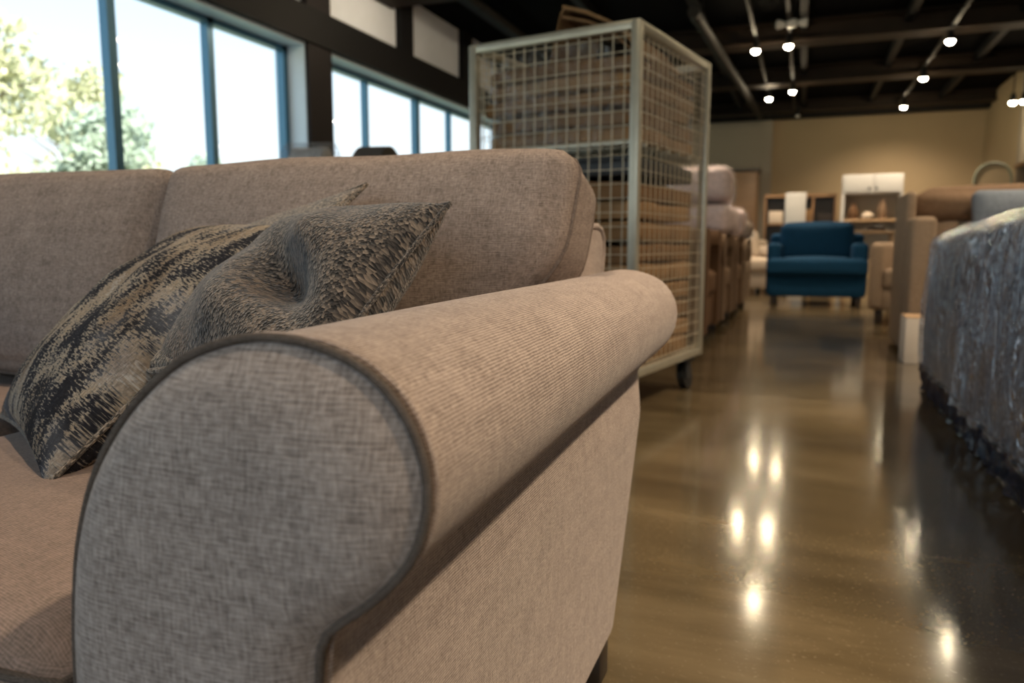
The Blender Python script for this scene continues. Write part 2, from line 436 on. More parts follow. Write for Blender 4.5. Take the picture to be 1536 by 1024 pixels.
# ceiling beams and joists
n = 4
for y, zb, h in ((2.2, 3.0, .2), (4.6, 3.0, .2), (7.0, 3.0, .2), (10.0, 2.98, .22), (12.45, 2.98, .22), (15.3, 3.02, .2)):
    b = MB()
    b.span(-4, 6.9, y - .16, y + .16, zb, zb + .025); b.span(-4, 6.9, y - .012, y + .012, zb, zb + h + .04); b.span(-4, 6.9, y - .16, y + .16, ZC - .02, ZC)
    struct(b.build('trim_%d' % n, m_beam, smooth=0)); n += 1
struct(MB().span(-4, 3.0, 15.6, 15.84, 2.98, ZC).build('trim_%d' % n, m_black, smooth=0)); n += 1
js = MB()
for k in range(9):
    x = -3.4 + k * 1.1; js.span(x - .04, x + .04, YF, YB, 3.12, ZC)
struct(js.build('trim_%d' % n, m_black, smooth=0))

def duct(name, label, x, y0, y1, z, r, sway=0):
    t = thing(name, label, 'duct', (x, (y0 + y1) / 2, z - r))
    L = y1 - y0
    MB().tube([(sway * k / 4, -L / 2 + L * k / 4, r) for k in range(5)], r, 16).build('pipe', m_duct, t)
    for k in range(5):
        y = -L / 2 + .2 + (L - .4) * k / 4; xx = sway * (y + L / 2) / L
        MB().tube([(xx, y - .03, r), (xx, y + .03, r)], r * 1.08, 16).build('collar', m_duct, t)
    for k in range(3):
        y = -L / 2 + .5 + (L - 1) * k / 2
        MB().box((sway * (y + L / 2) / L, y, r + (ZC - z) / 2), (.02, .03, ZC - z), 0).build('hanger', m_black, t)
duct('ceiling_duct', 'long dull grey duct under the black ceiling left of the spotlights', -1.14, 8.2, 15.2, 2.96, .06, .3)
duct('ceiling_pipe', 'dark pipe under the ceiling between window wall and wire cage', -3.2, 5.0, 15.0, 3.06, .05)

# ------------------------------------------------------------------ track lighting
def rail(label, x, y0, y1, z=3.0):
    t = thing('track_rail', label, 'lighting track', (x, (y0 + y1) / 2, z), 0, 'ceiling lighting tracks')
    L = y1 - y0
    MB().span(-.018, .018, -L / 2, L / 2, 0, .03).build('rail_bar', m_duct, t, smooth=0)
    for k in range(4):
        y = -L / 2 + .3 + (L - .6) * k / 3
        MB().tube([(0, y, .03), (0, y, ZC - z)], .006, 6).build('suspension_rod', m_duct, t)
rail('lighting track above the aisle holding the bright middle row of spotlights', -.25, -2.5, 15.0)
rail('lighting track left of the aisle near the wire cage', -.62, 6.5, 13.6)
rail('lighting track over the wrapped sofa on the right', 1.425, -2.5, 15.0)
def spot(label, x, y, z=2.88, lit=True, tilt=(0.0, 0.0), group='track spotlights', power=55, railz=3.0, r=.045, cone=85):
    t = thing('track_spotlight', label, 'spotlight', (x, y, z), 0, group)
    R = Euler((tilt[0], tilt[1], 0)).to_matrix().to_4x4()
    MB().tube([(0, 0, .11), (0, 0, max(.12, railz - z))], .008, 8).build('stem', m_black, t)
    MB().lathe([(r * .35, .12), (r * .6, .115), (r * .72, .08), (r * .95, .02), (r * 1.06, 0), (r * 1.0, -.002)], 20, R).build('housing', m_black, t)
    MB().lathe([(r * .97, .0), (r * .93, -.012), (r * .75, -.026), (r * .45, -.036), (r * .1, -.04)], 20, R).build('lens', m_bulb if lit else m_lens_off, t)
    if lit:
        l = bpy.data.lights.new('lamp_beam', 'SPOT'); l.energy = power; l.color = WARM; l.spot_size = math.radians(cone); l.spot_blend = .9; l.shadow_soft_size = .045
        lo = bpy.data.objects.new('lamp_beam', l); COL.objects.link(lo); lo.parent = t
        lo.location = (0, 0, -.07); lo.rotation_euler = (tilt[0], tilt[1], 0)
    return t
P_FAR, P_NEAR = 150, 165
spot('lit spotlight, leftmost of the upper pair, hanging above the left end of the aisle', -.62, 9.7, 2.88, power=P_FAR)
spot('bright lit spotlight high above the aisle, right of the upper pair', -.258, 9.6, 2.88, power=P_FAR)
spot('lit spotlight above the aisle, next farther along the middle track', -.25, 12.4, 2.88, power=P_FAR, cone=110, tilt=(.25, 0))
spot('dim small lit spotlight at far end of the left track', -.6, 12.9, 2.88, power=70, r=.045)
spot('unlit black spotlight at the far end of middle track', -.19, 14.6, 2.86, lit=False)
spot('lit spotlight, lowest on the right track before the tan wall', 1.44, 14.4, 2.88, power=P_FAR, cone=125, tilt=(.35, 0))
spot('brightest lit spotlight with a starburst, middle of the right track', 1.425, 12.05, 2.88, power=P_FAR + 60, r=.052, cone=110, tilt=(.25, 0))
spot('lit spotlight turned sideways, nearest visible on the right track', 1.425, 10.0, 2.88, power=P_FAR)
spot('small lit spotlight at right edge, left one of the pair', 2.64, 12.75, 2.6, power=120, railz=ZC, r=.045)
spot('lit spotlight at the right edge of the view, right one of the pair', 2.76, 12.70, 2.6, power=120, railz=ZC)
NEARL = 'lit track spotlight on the ceiling, seen only as a reflection in the polished floor'
for x, y in ((-.30, 7.6), (1.36, 7.3)):
    spot(NEARL, x, y, 2.88, group='spotlights reflected in the floor', power=P_NEAR)
for x, y, pw in ((1.42, 5.4, 190), (1.42, 3.4, 230), (1.42, 1.9, 230), (1.42, .5, 210), (1.0, -1.3, 85), (-.25, 4.8, 30), (-.95, 1.2, 95)):  # unseen lamps added to light the sofa; right track ones fit a floor shadow
    spot('added unseen track spotlight on the ceiling above the foreground, outside the picture', x, y, 2.88, group='added spotlights above the foreground', power=pw, cone=60 if x < 0 else 115)

spot('added unseen spotlight above the row of armchairs beyond the wire cage, outside the picture', -1.3, 6.7, 2.88, group='added spotlights by the window wall', power=190, cone=95, railz=ZC)  # unseen lamp added to brighten the armchair row and its wrapped cushions
for y in (4.4, 6.4):  # unseen wall washers added to brighten the grey panels
    spot('added unseen spotlight washing the grey panels above the windows, outside the picture', -2.9, y, 2.86, group='added spotlights by the window wall', power=15, cone=150, tilt=(0, 1.2), railz=ZC)
# small pale ceiling fitting with two heads
t = thing('emergency_light', 'small pale two headed fitting fixed on a rod below the black ceiling', 'light fitting', (-.22, 9.05, 2.93))
MB().box((0, 0, .05), (.10, .06, .08), .01).build('body', m_white, t)
for s in (-1, 1):
    MB().lathe([(.02, 0), (.045, .05), (.05, .09), (.03, .1)], 14, Matrix.Translation((s * .06, 0, .05)) @ Euler((0, s * PI / 2, 0)).to_matrix().to_4x4()).build('lamp_head', m_white, t)
MB().tube([(0, 0, .08), (0, 0, ZC - 2.93)], .01, 6).build('rod', m_duct, t)

# ------------------------------------------------------------------ cushion shapes
def cushion(mb, w, d, h, puff=(.0, .0, .0), r=.04, n=14, M=None, taper=0.0, pull=0.0, noise=0.0, seed=0, tuck=0.0):
    """rounded box of width w (x), depth d (y), height h (z); puff = outward bulge per axis"""
    rnd = random.Random(seed); ph = [rnd.uniform(0, 6.28) for _ in range(6)]
    half = (w / 2, d / 2, h / 2)
    idx = {}; vs = []; fs = []; uvs = []
    def rmap(p):
        q = []
        for i in range(3):
            a = half[i]; c = abs(p[i]); s = 1 if p[i] >= 0 else -1
            q.append((s, c))
        c = [p[i] * half[i] for i in range(3)]
        inner = [max(-half[i] + r, min(half[i] - r, c[i])) for i in range(3)]
        dlt = Vector([c[i] - inner[i] for i in range(3)])
        if dlt.length > 1e-9:
            mx = max(abs(x) for x in dlt)
            dlt = dlt.normalized() * (mx if mx < r else r)
        pos = Vector(inner) + dlt
        for i in range(3):
            j, k = (i + 1) % 3, (i + 2) % 3
            if puff[i]: pos[i] += puff[i] * math.copysign(min(1, abs(p[i])) , p[i]) * max(0, 1 - p[j] ** 2) ** .8 * max(0, 1 - p[k] ** 2) ** .8
        if taper: pos.x *= 1 + taper * p[2]
        if tuck and p[0] > 0: pos.x -= tuck * p[0] ** 2 * smooth01((.35 - p[2]) / 1.35)
        if pull: pos.z -= pull * (p[0] ** 2 * p[1] ** 2)
        if noise:
            pos += Vector((math.sin(pos.z * 23 + ph[0] + pos.y * 11), math.sin(pos.x * 19 + ph[1] + pos.z * 13), math.sin(pos.x * 17 + ph[2] + pos.y * 21))) * noise
        return pos
    # non-uniform parameter: denser near edges
    def par(t): return math.copysign(abs(t) ** .8, t)
    ts = [par(-1 + 2 * i / n) for i in range(n + 1)]
    def vid(p):
        key = tuple(round(x, 5) for x in p)
        if key not in idx: idx[key] = len(vs); vs.append(rmap(p))
        return idx[key]
    for ax in range(3):
        a, b = (ax + 1) % 3, (ax + 2) % 3
        for sg in (-1, 1):
            for i in range(n):
                for j in range(n):
                    q = []
                    for (u, v) in ((ts[i], ts[j]), (ts[i + 1], ts[j]), (ts[i + 1], ts[j + 1]), (ts[i], ts[j + 1])):
                        p = [0, 0, 0]; p[ax] = sg; p[a] = u; p[b] = v; q.append(vid(p))
                    fs.append(tuple(q if sg > 0 else reversed(q)))
    mb.add(vs, fs, None, M); return rmap

# ------------------------------------------------------------------ HERO SOFA
SX = -1.03
sofa = thing('sofa', 'large greige linen roll arm sofa filling the foreground, scatter cushions in its corner', 'sofa', (SX, .85, 0))
outline = [(-.424, .07), (-.424, .16), (-.424, .25), (-.424, .33), (-.424, .385), (-.420, .430), (-.412, .471), (-.394, .515), (-.364, .554), (-.327, .583), (-.294, .596), (-.267, .600), (-.241, .598),
           (-.217, .591), (-.198, .580), (-.183, .563), (-.174, .543), (-.1715, .524), (-.175, .503), (-.184, .484), (-.200, .466), (-.217, .452), (-.230, .442), (-.237, .432), (-.2395, .418), (-.241, .38), (-.242, .30), (-.243, .22), (-.244, .14), (-.245, .07)]
OUT = catmull([(x, 0, z) for x, z in outline], 110)
YA = .335
def rear_y(z): return 1.11 + (min(z, .42) - .07) * .55 + max(0, z - .42) * .18
def arm_part(name, sgn, mirror_x=None):
    """arm shell lofted front to back; mirror_x flips it for the other arm"""
    def mx(x): return x if mirror_x is None else 2 * mirror_x - x
    nv = 40; vs = []; fs = []; uvs = []
    n = len(OUT); arc = [0]
    for a, b in zip(OUT, OUT[1:]): arc.append(arc[-1] + (b - a).length)
    for j in range(nv + 1):
        t = j / nv
        for i, p in enumerate(OUT):
            y1 = rear_y(p.z)
            y = lerp(YA, y1, t)
            k = smooth01((p.z - .36) / .1)
            x = p.x - .020 * t * (1 if p.x > -.33 else .3) * k
            z = p.z + .006 * t * k
            e = max(0, (t - .955) / .045)          # soften the rear end
            x += (-.31 - x) * .10 * e * e; z += (.45 - z) * .07 * e * e * k
            # gentle unevenness of stuffed cloth
            wob = .0010 * math.sin(y * 9 + i * .04) * k
            x += wob; z += wob * .6
            vs.append((mx(x), y, z))
    for j in range(nv):
        for i in range(n - 1):
            f = (j * n + i, j * n + i + 1, (j + 1) * n + i + 1, (j + 1) * n + i)
            fs.append(f)
            uvs.append('q')
    rear = [nv * n + i for i in range(n)]
    mb = MB()
    # per-face uv in metres: along arm, around section
    ud = []
    for j in range(nv):
        for i in range(n - 1):
            ud.append({q: (vs[q][1], arc[q % n]) for q in (j * n + i, j * n + i + 1, (j + 1) * n + i + 1, (j + 1) * n + i)})
    mb.add(vs, fs, ud)
    # rear cap as a fan
    c = Vector((mx(-.33), rear_y(.4) + .004, .42)); vs2 = [Vector(vs[i]) for i in rear] + [c]
    mb.add(vs2, [(i, i + 1, n) for i in range(n - 1)] + [(n - 1, 0, n)])
    return mb.build(name, m_sofa, sofa, world=True, smooth=50)
MIRX = SX
for mir in (None, MIRX):
    arm = arm_part('arm', 1, mir)
    def mx(x): return x if mir is None else 2 * mir - x
    # padded front panel
    cx, cz = -.325, .455; rings = 14; n = len(OUT); vs = []; fs = []
    for k in range(rings + 1):
        t = 1 - k / rings * .985
        for p in OUT:
            x = cx + (p.x - cx) * t; z = cz + (p.z - cz) * t
            vs.append((mx(x), YA + .001 - .020 * (1 - t ** 7) - .004 * (1 - t * t), z))
    for k in range(rings):
        for i in range(n - 1):
            fs.append((k * n + i, k * n + i + 1, (k + 1) * n + i + 1, (k + 1) * n + i))
        fs.append((k * n + n - 1, k * n, (k + 1) * n, (k + 1) * n + n - 1))
    fs.append(tuple(rings * n + i for i in range(n)))
    MB().add(vs, fs).build('arm_front_panel', m_sofa_panel, arm, world=True, smooth=60)
    path = [(mx(p.x + .0005), YA - .0015, p.z + .0005) for p in OUT]
    MB().tube(path,   .0027, 10).build('piping', m_pipe, arm, world=True)
    path = []
    for i, p in enumerate(OUT):
        a = OUT[max(i - 1, 0)]; b = OUT[min(i + 1, n - 1)]; d = (b - a).normalized(); nr = Vector((-d.z, 0, d.x))
        path.append((mx(p.x + nr.x * .0005), YA + .0085, p.z + nr.z * .0005))
    MB().tube(path, .0022, 8).build('seam_welt', m_sofa, arm, world=True)

# seat cushions
def seat_cushion(x0, x1, seed):
    M = Matrix.Translation(((x0 + x1) / 2, .665, .327))
    mb = MB(); rm = cushion(mb, x1 - x0, .69, .130, (.004, .004, .016), .05, 20, M, 0, 0, .0012, seed)
    c = mb.build('seat_cushion', m_seat, sofa, world=True, smooth=180)
    for zz in (.68, -.68):
        pts = []
        N = 14
        for k in range(N): pts.append((-1 + 2 * k / N, -1, zz))
        for k in range(N): pts.append((1, -1 + 2 * k / N, zz))
        for k in range(N): pts.append((1 - 2 * k / N, 1, zz))
        for k in range(N): pts.append((-1, 1 - 2 * k / N, zz))
        MB().tube([M @ rm(q) for q in pts], .0038, 8, True).build('piping', m_pipe, c, world=True)
seat_cushion(-1.03, -.427, 3); seat_cushion(-1.633, -1.03, 4)
# back cushions
def back_cushion(xc, wd, seed, ztop=0.0, tuck=0.0):
    tilt = -math.radians(19)
    M = Matrix.Translation((xc, 1.085, .600 + ztop)) @ Euler((tilt, 0, 0)).to_matrix().to_4x4()
    mb = MB(); rm = cushion(mb, wd, .175, .378, (.004, .046, .008), .036, 26, M, .03, 0, .0014, seed, tuck)
    c = mb.build('back_cushion', m_back, sofa, world=True, smooth=180)
    for yy in (-.50, .85):
        pts = []; N = 16
        for k in range(N): pts.append((-1 + 2 * k / N, yy, -1))
        for k in range(N): pts.append((1, yy, -1 + 2 * k / N))
        for k in range(N): pts.append((1 - 2 * k / N, yy, 1))
        for k in range(N): pts.append((-1, yy, 1 - 2 * k / N))
        MB().tube([M @ rm(q) for q in pts], .0040, 8, True).build('piping', m_seam, c, world=True)
back_cushion(-.680, .722, 5, -.012, .14); back_cushion(-1.405, .70, 6, -.016)
# frame: base, outer back, front rail
bk = MB(); bm_prof = [(1.10, .07), (1.115, .07), (1.30, .41), (1.385, .60), (1.395, .65), (1.375, .675), (1.33, .68), (1.25, .672), (1.225, .64), (1.10, .30), (1.05, .25)]
bm_prof = [(y, z) for y, z in bm_prof]
bk.prism([(p.x, p.z) for p in catmull([(y, 0, z) for y, z in bm_prof], 60, True)], -1.72, -.345, None, 'x')
back = bk.build('back_frame', m_sofa, sofa, world=True, smooth=40)
for xx in (-.347, -1.718):
    pr = catmull([(y, 0, z) for y, z in bm_prof], 60, True)
    MB().tube([(xx, p.x, p.z) for p in pr], .006, 8, True).build('piping', m_sofa, back, world=True)
MB().span(-1.66, -.40, .37, 1.12, .075, .275, .012).build('base', m_sofa, sofa, world=True)
for x in (-.275, SX * 2 + .275):
    for y in (.39, 1.055):
        MB().box((x, y, .037), (.05, .05, .074), .006).build('foot', m_darkwood, sofa, world=True)

# ------------------------------------------------------------------ scatter pillows
def pillow(name, label, mat, c, R, s, t, chop=None, n=44, pipe=True, k=1.0, pipemat=None):
    c = (c[0] * k, c[1] * k, .65 + (c[2] - .65) * k); s *= k
    th = thing(name, label, 'pillow', c, 0, 'scatter cushions on the sofa')
    R3 = Matrix(R)
    th.rotation_euler = R3.to_euler()
    g = [math.copysign(abs(-1 + 2 * i / n) ** .9, -1 + 2 * i / n) for i in range(n + 1)]
    vs = []; fs = []; ud = []
    def P(u, v, sg):
        pu = 1 - .07 * (1 - v * v); pv = 1 - .07 * (1 - u * u)
        z = sg * t / 2 * max(0, (1 - u * u) * (1 - v * v)) ** .45
        z += sg * .0022 * math.sin(u * 9 + v * 4) * (1 - u * u) * (1 - v * v) + sg * .003 * math.sin(v * 11 - u * 3) * (1 - u * u) * (1 - v * v)
        x, y = u * s / 2 * pu, v * s / 2 * pv
        if chop and sg > 0:
            cu, cv, su, sv, dep = chop
            lo = (u - cu) * .56 + (v - cv) * .83; sh = (u - cu) * .83 - (v - cv) * .56
            q = math.exp(-(sh / su) ** 2 - (lo / sv) ** 2)
            q2 = math.exp(-((sh + .45) / (su * 1.2)) ** 2 - (lo / sv) ** 2) + .8 * math.exp(-((sh - .40) / (su * 1.1)) ** 2 - (lo / sv) ** 2)
            z += (-dep * q + dep * .25 * q2) * (1 - u ** 6) * (1 - v ** 6)
        return Vector((x, y, z))
    for sg in (1, -1):
        o = len(vs)
        for j in range(n + 1):
            for i in range(n + 1): vs.append(P(g[i], g[j], sg))
        for j in range(n):
            for i in range(n):
                a = o + j * (n + 1) + i; q = (a, a + 1, a + n + 2, a + n + 1)
                fs.append(q if sg > 0 else q[::-1])
                ud.append({v: (vs[v].x + (0 if sg > 0 else .7), vs[v].y) for v in q})
    bd = MB().add(vs, fs, ud)
    bdy = bd.build('cover', mat, th, smooth=180)
    me = bdy.data; bm = bmesh.new(); bm.from_mesh(me); bmesh.ops.remove_doubles(bm, verts=bm.verts, dist=1e-5); bm.to_mesh(me); bm.free()
    if pipe:
        pts = [(P(k, -1, 1)) for k in g[:-1]] + [P(1, k, 1) for k in g[:-1]] + [P(-k, 1, 1) for k in g[:-1]] + [P(-1, -k, 1) for k in g[:-1]]
        MB().tube(pts, .0034, 8, True).build('piping', pipemat or mat, th)
    return th
pillow('scatter_pillow', 'abstract black and beige tapestry pillow lying in the left of the sofa corner', m_pil_abs, (-.7332, .7033, .5473),
       [[0.39206, -0.85969, -0.32744], [0.64801, 0.51073, -0.56501], [0.65297, 0.00933, 0.75733]], .37, .155, k=1.12, pipemat=m_pil_stripe)
pillow('scatter_pillow', 'charcoal tweed pillow with a dented middle leaning on the roll arm', m_pil_tweed, (-.5951, .7928, .5724),
       [[.17657, -.94619, -.2712], [.73222, .3104, -.60622], [.65778, -.09154, .74762]], .335, .152, chop=(-.02, -.28, .20, .50, .058), k=.94)
pillow('scatter_pillow', 'speckled grey tweed pillow behind the others with only its top corner showing', m_pil_stripe, (-.7953, .8503, .584),
       [[0.02137, -0.96397, -0.26516], [0.84123, 0.16066, -0.51625], [0.54025, -0.21203, 0.81435]], .40, .05, k=.965)

# ------------------------------------------------------------------ wire roll cage with cardboard
ca = math.radians(-11)
cage = thing('roll_cage', 'tall galvanised wire mesh trolley on casters behind the sofa', 'trolley', (-.575, 2.77, 0), ca)
W_, D_, ZB, ZT = .69, .77, .15, 1.425     # local: x from 0 to -W_, y from 0 to D_
def P4(): return [(0, 0), (-W_, 0), (-W_, D_), (0, D_)]
for x, y in P4():
    MB().box((x, y, (ZB + ZT) / 2), (.036, .036, ZT - ZB), .006).build('post', m_galv, cage)
for z in (ZB + .018, ZT - .016):
    for y in (0, D_): MB().box((-W_ / 2, y, z), (W_, .03, .034), .005).build('rail', m_galv, cage)
    for x in (0, -W_): MB().box((x, D_ / 2, z), (.03, D_, .034), .005).build('rail', m_galv, cage)
def mesh_panel(p0, p1, nv):
    mb = MB(); a = Vector((*p0, 0)); b = Vector((*p1, 0))
    for k in range(1, nv):
        q = a.lerp(b, k / nv); mb.tube([(q.x, q.y, ZB + .02), (q.x, q.y, ZT - .02)], .0021, 6)
    d = (b - a).normalized(); nrm = Vector((-d.y, d.x, 0)) * .0055
    nh = 25
    for k in range(1, nh):
        z = lerp(ZB, ZT, k / nh); mb.tube([a + nrm + Vector((0, 0, z)), b + nrm + Vector((0, 0, z))], .0016, 6)
    mb.build('mesh_panel', m_wire, cage)
pp = P4()
for i in range(4): mesh_panel(pp[i], pp[(i + 1) % 4], 15)
MB().box((-W_ / 2, D_ / 2, ZB + .015), (W_ - .03, D_ - .03, .02), 0).build('deck', m_galv, cage)
sh = MB()
for k in range(7): sh.box((-W_ / 2, .02 + (D_ - .04) * k / 6, 1.012), (W_ - .03, .025, .012), 0)
sh.build('shelf', m_galv, cage)
for x, y in P4():
    xx = x + (-.045 if x == 0 else .045); yy = y + (.06 if y == 0 else -.06)
    c = MB().box((xx, yy, .132), (.07, .09, .012), 0); 
    c.box((xx - .022, yy + .01, .09), (.005, .06, .085), 0); c.box((xx + .022, yy + .01, .09), (.005, .06, .085), 0)
    cs = c.build('caster', m_tray, cage)
    MB().tube([(xx - .016, yy + .02, .055), (xx + .016, yy + .02, .060)], .060, 24).build('wheel', m_rubber, cs)

cageM = world_of(cage)
def flat_bundle(label, z0, h, w, d, dx, dy, rz, seed, sag, mat):
    c = cageM @ Vector((-W_ / 2 + dx, D_ / 2 + dy, z0))
    rnd = random.Random(seed); ph = rnd.uniform(0, 6)
    mb = MB(); n = 10; vs = []; 
    cushion(mb, w, d, h, (.004, .004, 0), min(.012, h * .4), 12, Matrix.Translation((0, 0, h / 2)), 0, 0, 0, seed)
    for v in mb.v:
        u = v.x / (w / 2); k = v.y / (d / 2)
        v.z += -sag * (u * u) * .5 + sag * .5 + .004 * math.sin(v.x * 14 + ph) + .004 * math.sin(v.y * 11 + ph)
        v.x += .006 * math.sin(v.y * 20 + ph) * abs(u); v.y += .006 * math.sin(v.x * 17 + ph)
    o = mb.build('cardboard_bundle', mat, None, smooth=40)
    o.location = c; o.rotation_euler = (0, 0, ca + rz)
    return tag(o, label, 'cardboard', 'flattened cardboard in the wire cage')
ordn = ['bottom', 'second', 'third', 'fourth', 'fifth', 'sixth', 'seventh', 'eighth', 'ninth']
z = ZB + .027
for k in range(9):
    h = .0795 if k < 8 else .075
    flat_bundle(('lowest flattened cardboard bundle, on the deck of the wire cage' if k == 0 else 'topmost flattened cardboard bundle of the lower stack in the wire cage' if k == 8 else '%s flattened cardboard bundle from the bottom of the wire cage' % ordn[k]),
                z, h - .007, .632, .705, random.uniform(-.012, .012), random.uniform(-.012, .012), random.uniform(-.015, .015), 20 + k, .0, m_cards[k % 3]); z += h
z = 1.02
for k in range(5):
    h = .063
    flat_bundle(['lowest cardboard bundle of the upper wrapped stack, on the cage shelf', 'second cardboard bundle of the upper wrapped stack in the cage', 'middle cardboard bundle of the upper wrapped stack in the cage', 'fourth cardboard bundle of the upper wrapped stack in the cage', 'topmost cardboard bundle under milky film in the wire cage'][k],
                z, h - .006, .61, .68, random.uniform(-.01, .01), random.uniform(-.01, .01), random.uniform(-.012, .012), 40 + k, .012, m_cards[(k + 1) % 3]); z += h
tr = MB().box((0, 0, .032), (.60, .60, .064), .012).box((0, 0, .07), (.52, .56, .016), .004).build('slab', m_tray, None, smooth=40)  # dark slab made up to fill the dark gap between the stacks
tr.location = cageM @ Vector((-W_ / 2 + .012, D_ / 2 + .04, .905)); tr.rotation_euler = (0, 0, ca)
tag(tr, 'dark grey tray added to darken the gap between the two cardboard stacks in the wire cage', 'slab')
# stretch film round the upper stack (open sleeve with slumped top rim)
fm = thing('stretch_film', 'crumpled milky stretch film wrapped round the upper cardboard stack', 'plastic wrap', cageM @ Vector((-W_ / 2, D_ / 2, 1.02)), ca)
vs = []; fs = []; N = 120; Z = 16
for j in range(Z + 1):
    for i in range(N):
        a = 2 * PI * i / N; ca_, sa_ = math.cos(a), math.sin(a)
        e = .22
        x = math.copysign(abs(ca_) ** e, ca_) * .322; y = math.copysign(abs(sa_) ** e, sa_) * .357
        top = .33 + .02 * math.sin(3 * a + 1) + .02 * math.sin(7 * a)
        zz = lerp(-.0, top, j / Z)
        wr = .005 * math.sin(i * .9 + j * .3) + .004 * math.sin(i * .37 + j * 1.1)
        x += wr * ca_ - math.copysign(.015, x) * max(0, j / Z - .85); y += wr * sa_
        vs.append((x, y, zz))
for j in range(Z):
    for i in range(N):
        k = (i + 1) % N; fs.append((j * N + i, j * N + k, (j + 1) * N + k, (j + 1) * N + i))
MB().add(vs, fs).build('film_sleeve', m_film_card, fm, smooth=180)
# tented folded cardboard sheet sticking out of the top
ts = thing('cardboard_sheet', 'folded tent shaped cardboard sheet sticking out of the top of the wire cage', 'cardboard', cageM @ Vector((-W_ / 2 - .02, D_ / 2 + .12, 1.365)), ca)
def sheet(name, pts, y0, y1, thick, mat):
    mb = MB(); n = len(pts)
    up = [(x, zz + thick) for x, zz in pts]
    for i in range(n - 1):
        mb.prism([pts[i], pts[i + 1], up[i + 1], up[i]], y0, y1)
    return mb.build(name, mat, ts, smooth=20)
sheet('left_flap', [(-.16, -.01), (-.135, .10), (-.105, .215), (-.085, .235)], -.20, .19, .010, m_cards[1])
sheet('right_flap', [(-.085, .235), (.02, .20), (.12, .15), (.20, .085), (.27, -.0)], -.22, .2, .014, m_cards[0])
sheet('inner_ply', [(-.09, .20), (.03, .165), (.13, .115), (.22, .03)], -.215, .2, .010, m_cards[2])

# ------------------------------------------------------------------ armchairs
def armchair(name, label, cat, loc, rz, wd, dp, sh, ah, bh, fab, roll=False, aw=.17, leg=.09, group=None, legm=None, backw=None, cush=None, tc=False):
    """local: faces -y, centred on x, base at z=0"""
    t = thing(name, label, cat, loc, rz, group)
    legm = legm or m_darkwood; cush = cush or fab
    MB().span(-wd / 2 + .02, wd / 2 - .02, -dp / 2 + .03, dp / 2 - .03, leg, sh - .14, .02).build('base', fab, t)
    for s in (-1, 1):
        mb = MB(); x = s * (wd / 2 - aw / 2)
        if roll:
            r = aw * .62; prof = []
            pr = [(-aw * .35, leg), (-aw * .35, ah - r * 1.4), (-r * .95, ah - r * .9), (-r * .75, ah - r * .3), (0, ah), (r * .8, ah - r * .35), (r * 1.0, ah - r), (r * .6, ah - r * 1.75), (aw * .4, ah - r * 2.0), (aw * .38, leg)]
            pr = [(s * a, b) for a, b in pr]
            prof = [(p.x + x, p.z) for p in catmull([(a, 0, b) for a, b in pr], 40, False)]
            mb.prism(prof, -dp / 2, dp / 2 - .06)
        else:
            mb.span(x - aw / 2, x + aw / 2, -dp / 2 + (.13 if tc else 0), dp / 2 - .04, leg, ah, .05, 4)
        mb.build('arm', fab, t, smooth=40)
    mb = MB(); mb.span(-wd / 2 + .01, wd / 2 - .01, dp / 2 - .2, dp / 2, leg, bh - .10, .05, 4); mb.build('back_frame', fab, t)
    iw = wd - 2 * aw + .01
    mb = MB(); cushion(mb, iw, dp - .24, .17, (.0, .012, .022), .04, 12, Matrix.Translation((0, -.11, sh - .075)))
    if tc: cushion(mb, wd - .01, .24, .17, (.0, .012, .012), .04, 12, Matrix.Translation((0, -dp / 2 + .10, sh - .078)))
    mb.build('seat_cushion', cush, t, smooth=180)
    mb = MB(); hh = bh - sh + .04
    cushion(mb, backw or iw, .19, hh, (.01, .04, .02), .06, 12, Matrix.Translation((0, dp / 2 - .24, sh + hh / 2 - .03)) @ Euler((-.16, 0, 0)).to_matrix().to_4x4()); mb.build('back_cushion', cush, t, smooth=180)
    for sx in (-1, 1):
        for sy in (-1, 1):
            MB().box((sx * (wd / 2 - .08), sy * (dp / 2 - .08), leg / 2), (.05, .05, leg), .005).build('leg', legm, t)
    return t
armchair('armchair', 'deep teal blue armchair at the far end of the aisle', 'armchair', (.135, 8.97, 0), 0, .99, .9, .485, .655, .86, m_blue, False, .15, .10, backw=.74, tc=True)

G = 'beige armchairs in a row along the aisle'
armchair('armchair', 'brown roll arm armchair right behind the wire cage, nearest of the row', 'armchair', (-.99, 5.28, 0), PI / 2, .92, .88, .46, .745, .86, m_brown, True, .2, .08, G)
armchair('armchair', 'tan roll arm armchair, second in the row from the wire cage', 'armchair', (-.97, 6.30, 0), PI / 2, .90, .86, .46, .72, .80, m_beige, True, .2, .08, G)
armchair('armchair', 'tan roll arm armchair, third in the row from the wire cage', 'armchair', (-.96, 7.30, 0), PI / 2, .90, .86, .46, .71, .80, m_beige, True, .2, .08, G)
armchair('armchair', 'beige roll arm armchair at the far end of the row, beside the blue armchair', 'armchair', (-.95, 8.28, 0), PI / 2, .90, .86, .46, .69, .80, m_beige2, True, .2, .08, G)
armchair('armchair', 'pale oatmeal armchair behind the blue armchair to its left', 'armchair', (-.75, 10.6, 0), .5, 1.0, .9, .45, .62, .80, m_pale, True, .2, .08)
armchair('armchair', 'tan open armed armchair beyond the tall beige sofa on the right', 'armchair', (1.03, 7.15, 0), -.35, .82, .84, .44, .66, .88, m_beige2, False, .11, .11)
armchair('armchair', 'brown armchair on the far right, past the open armed armchair', 'armchair', (1.32, 9.0, 0), -.3, .9, .85, .45, .62, .86, m_brown, False, .14, .09)

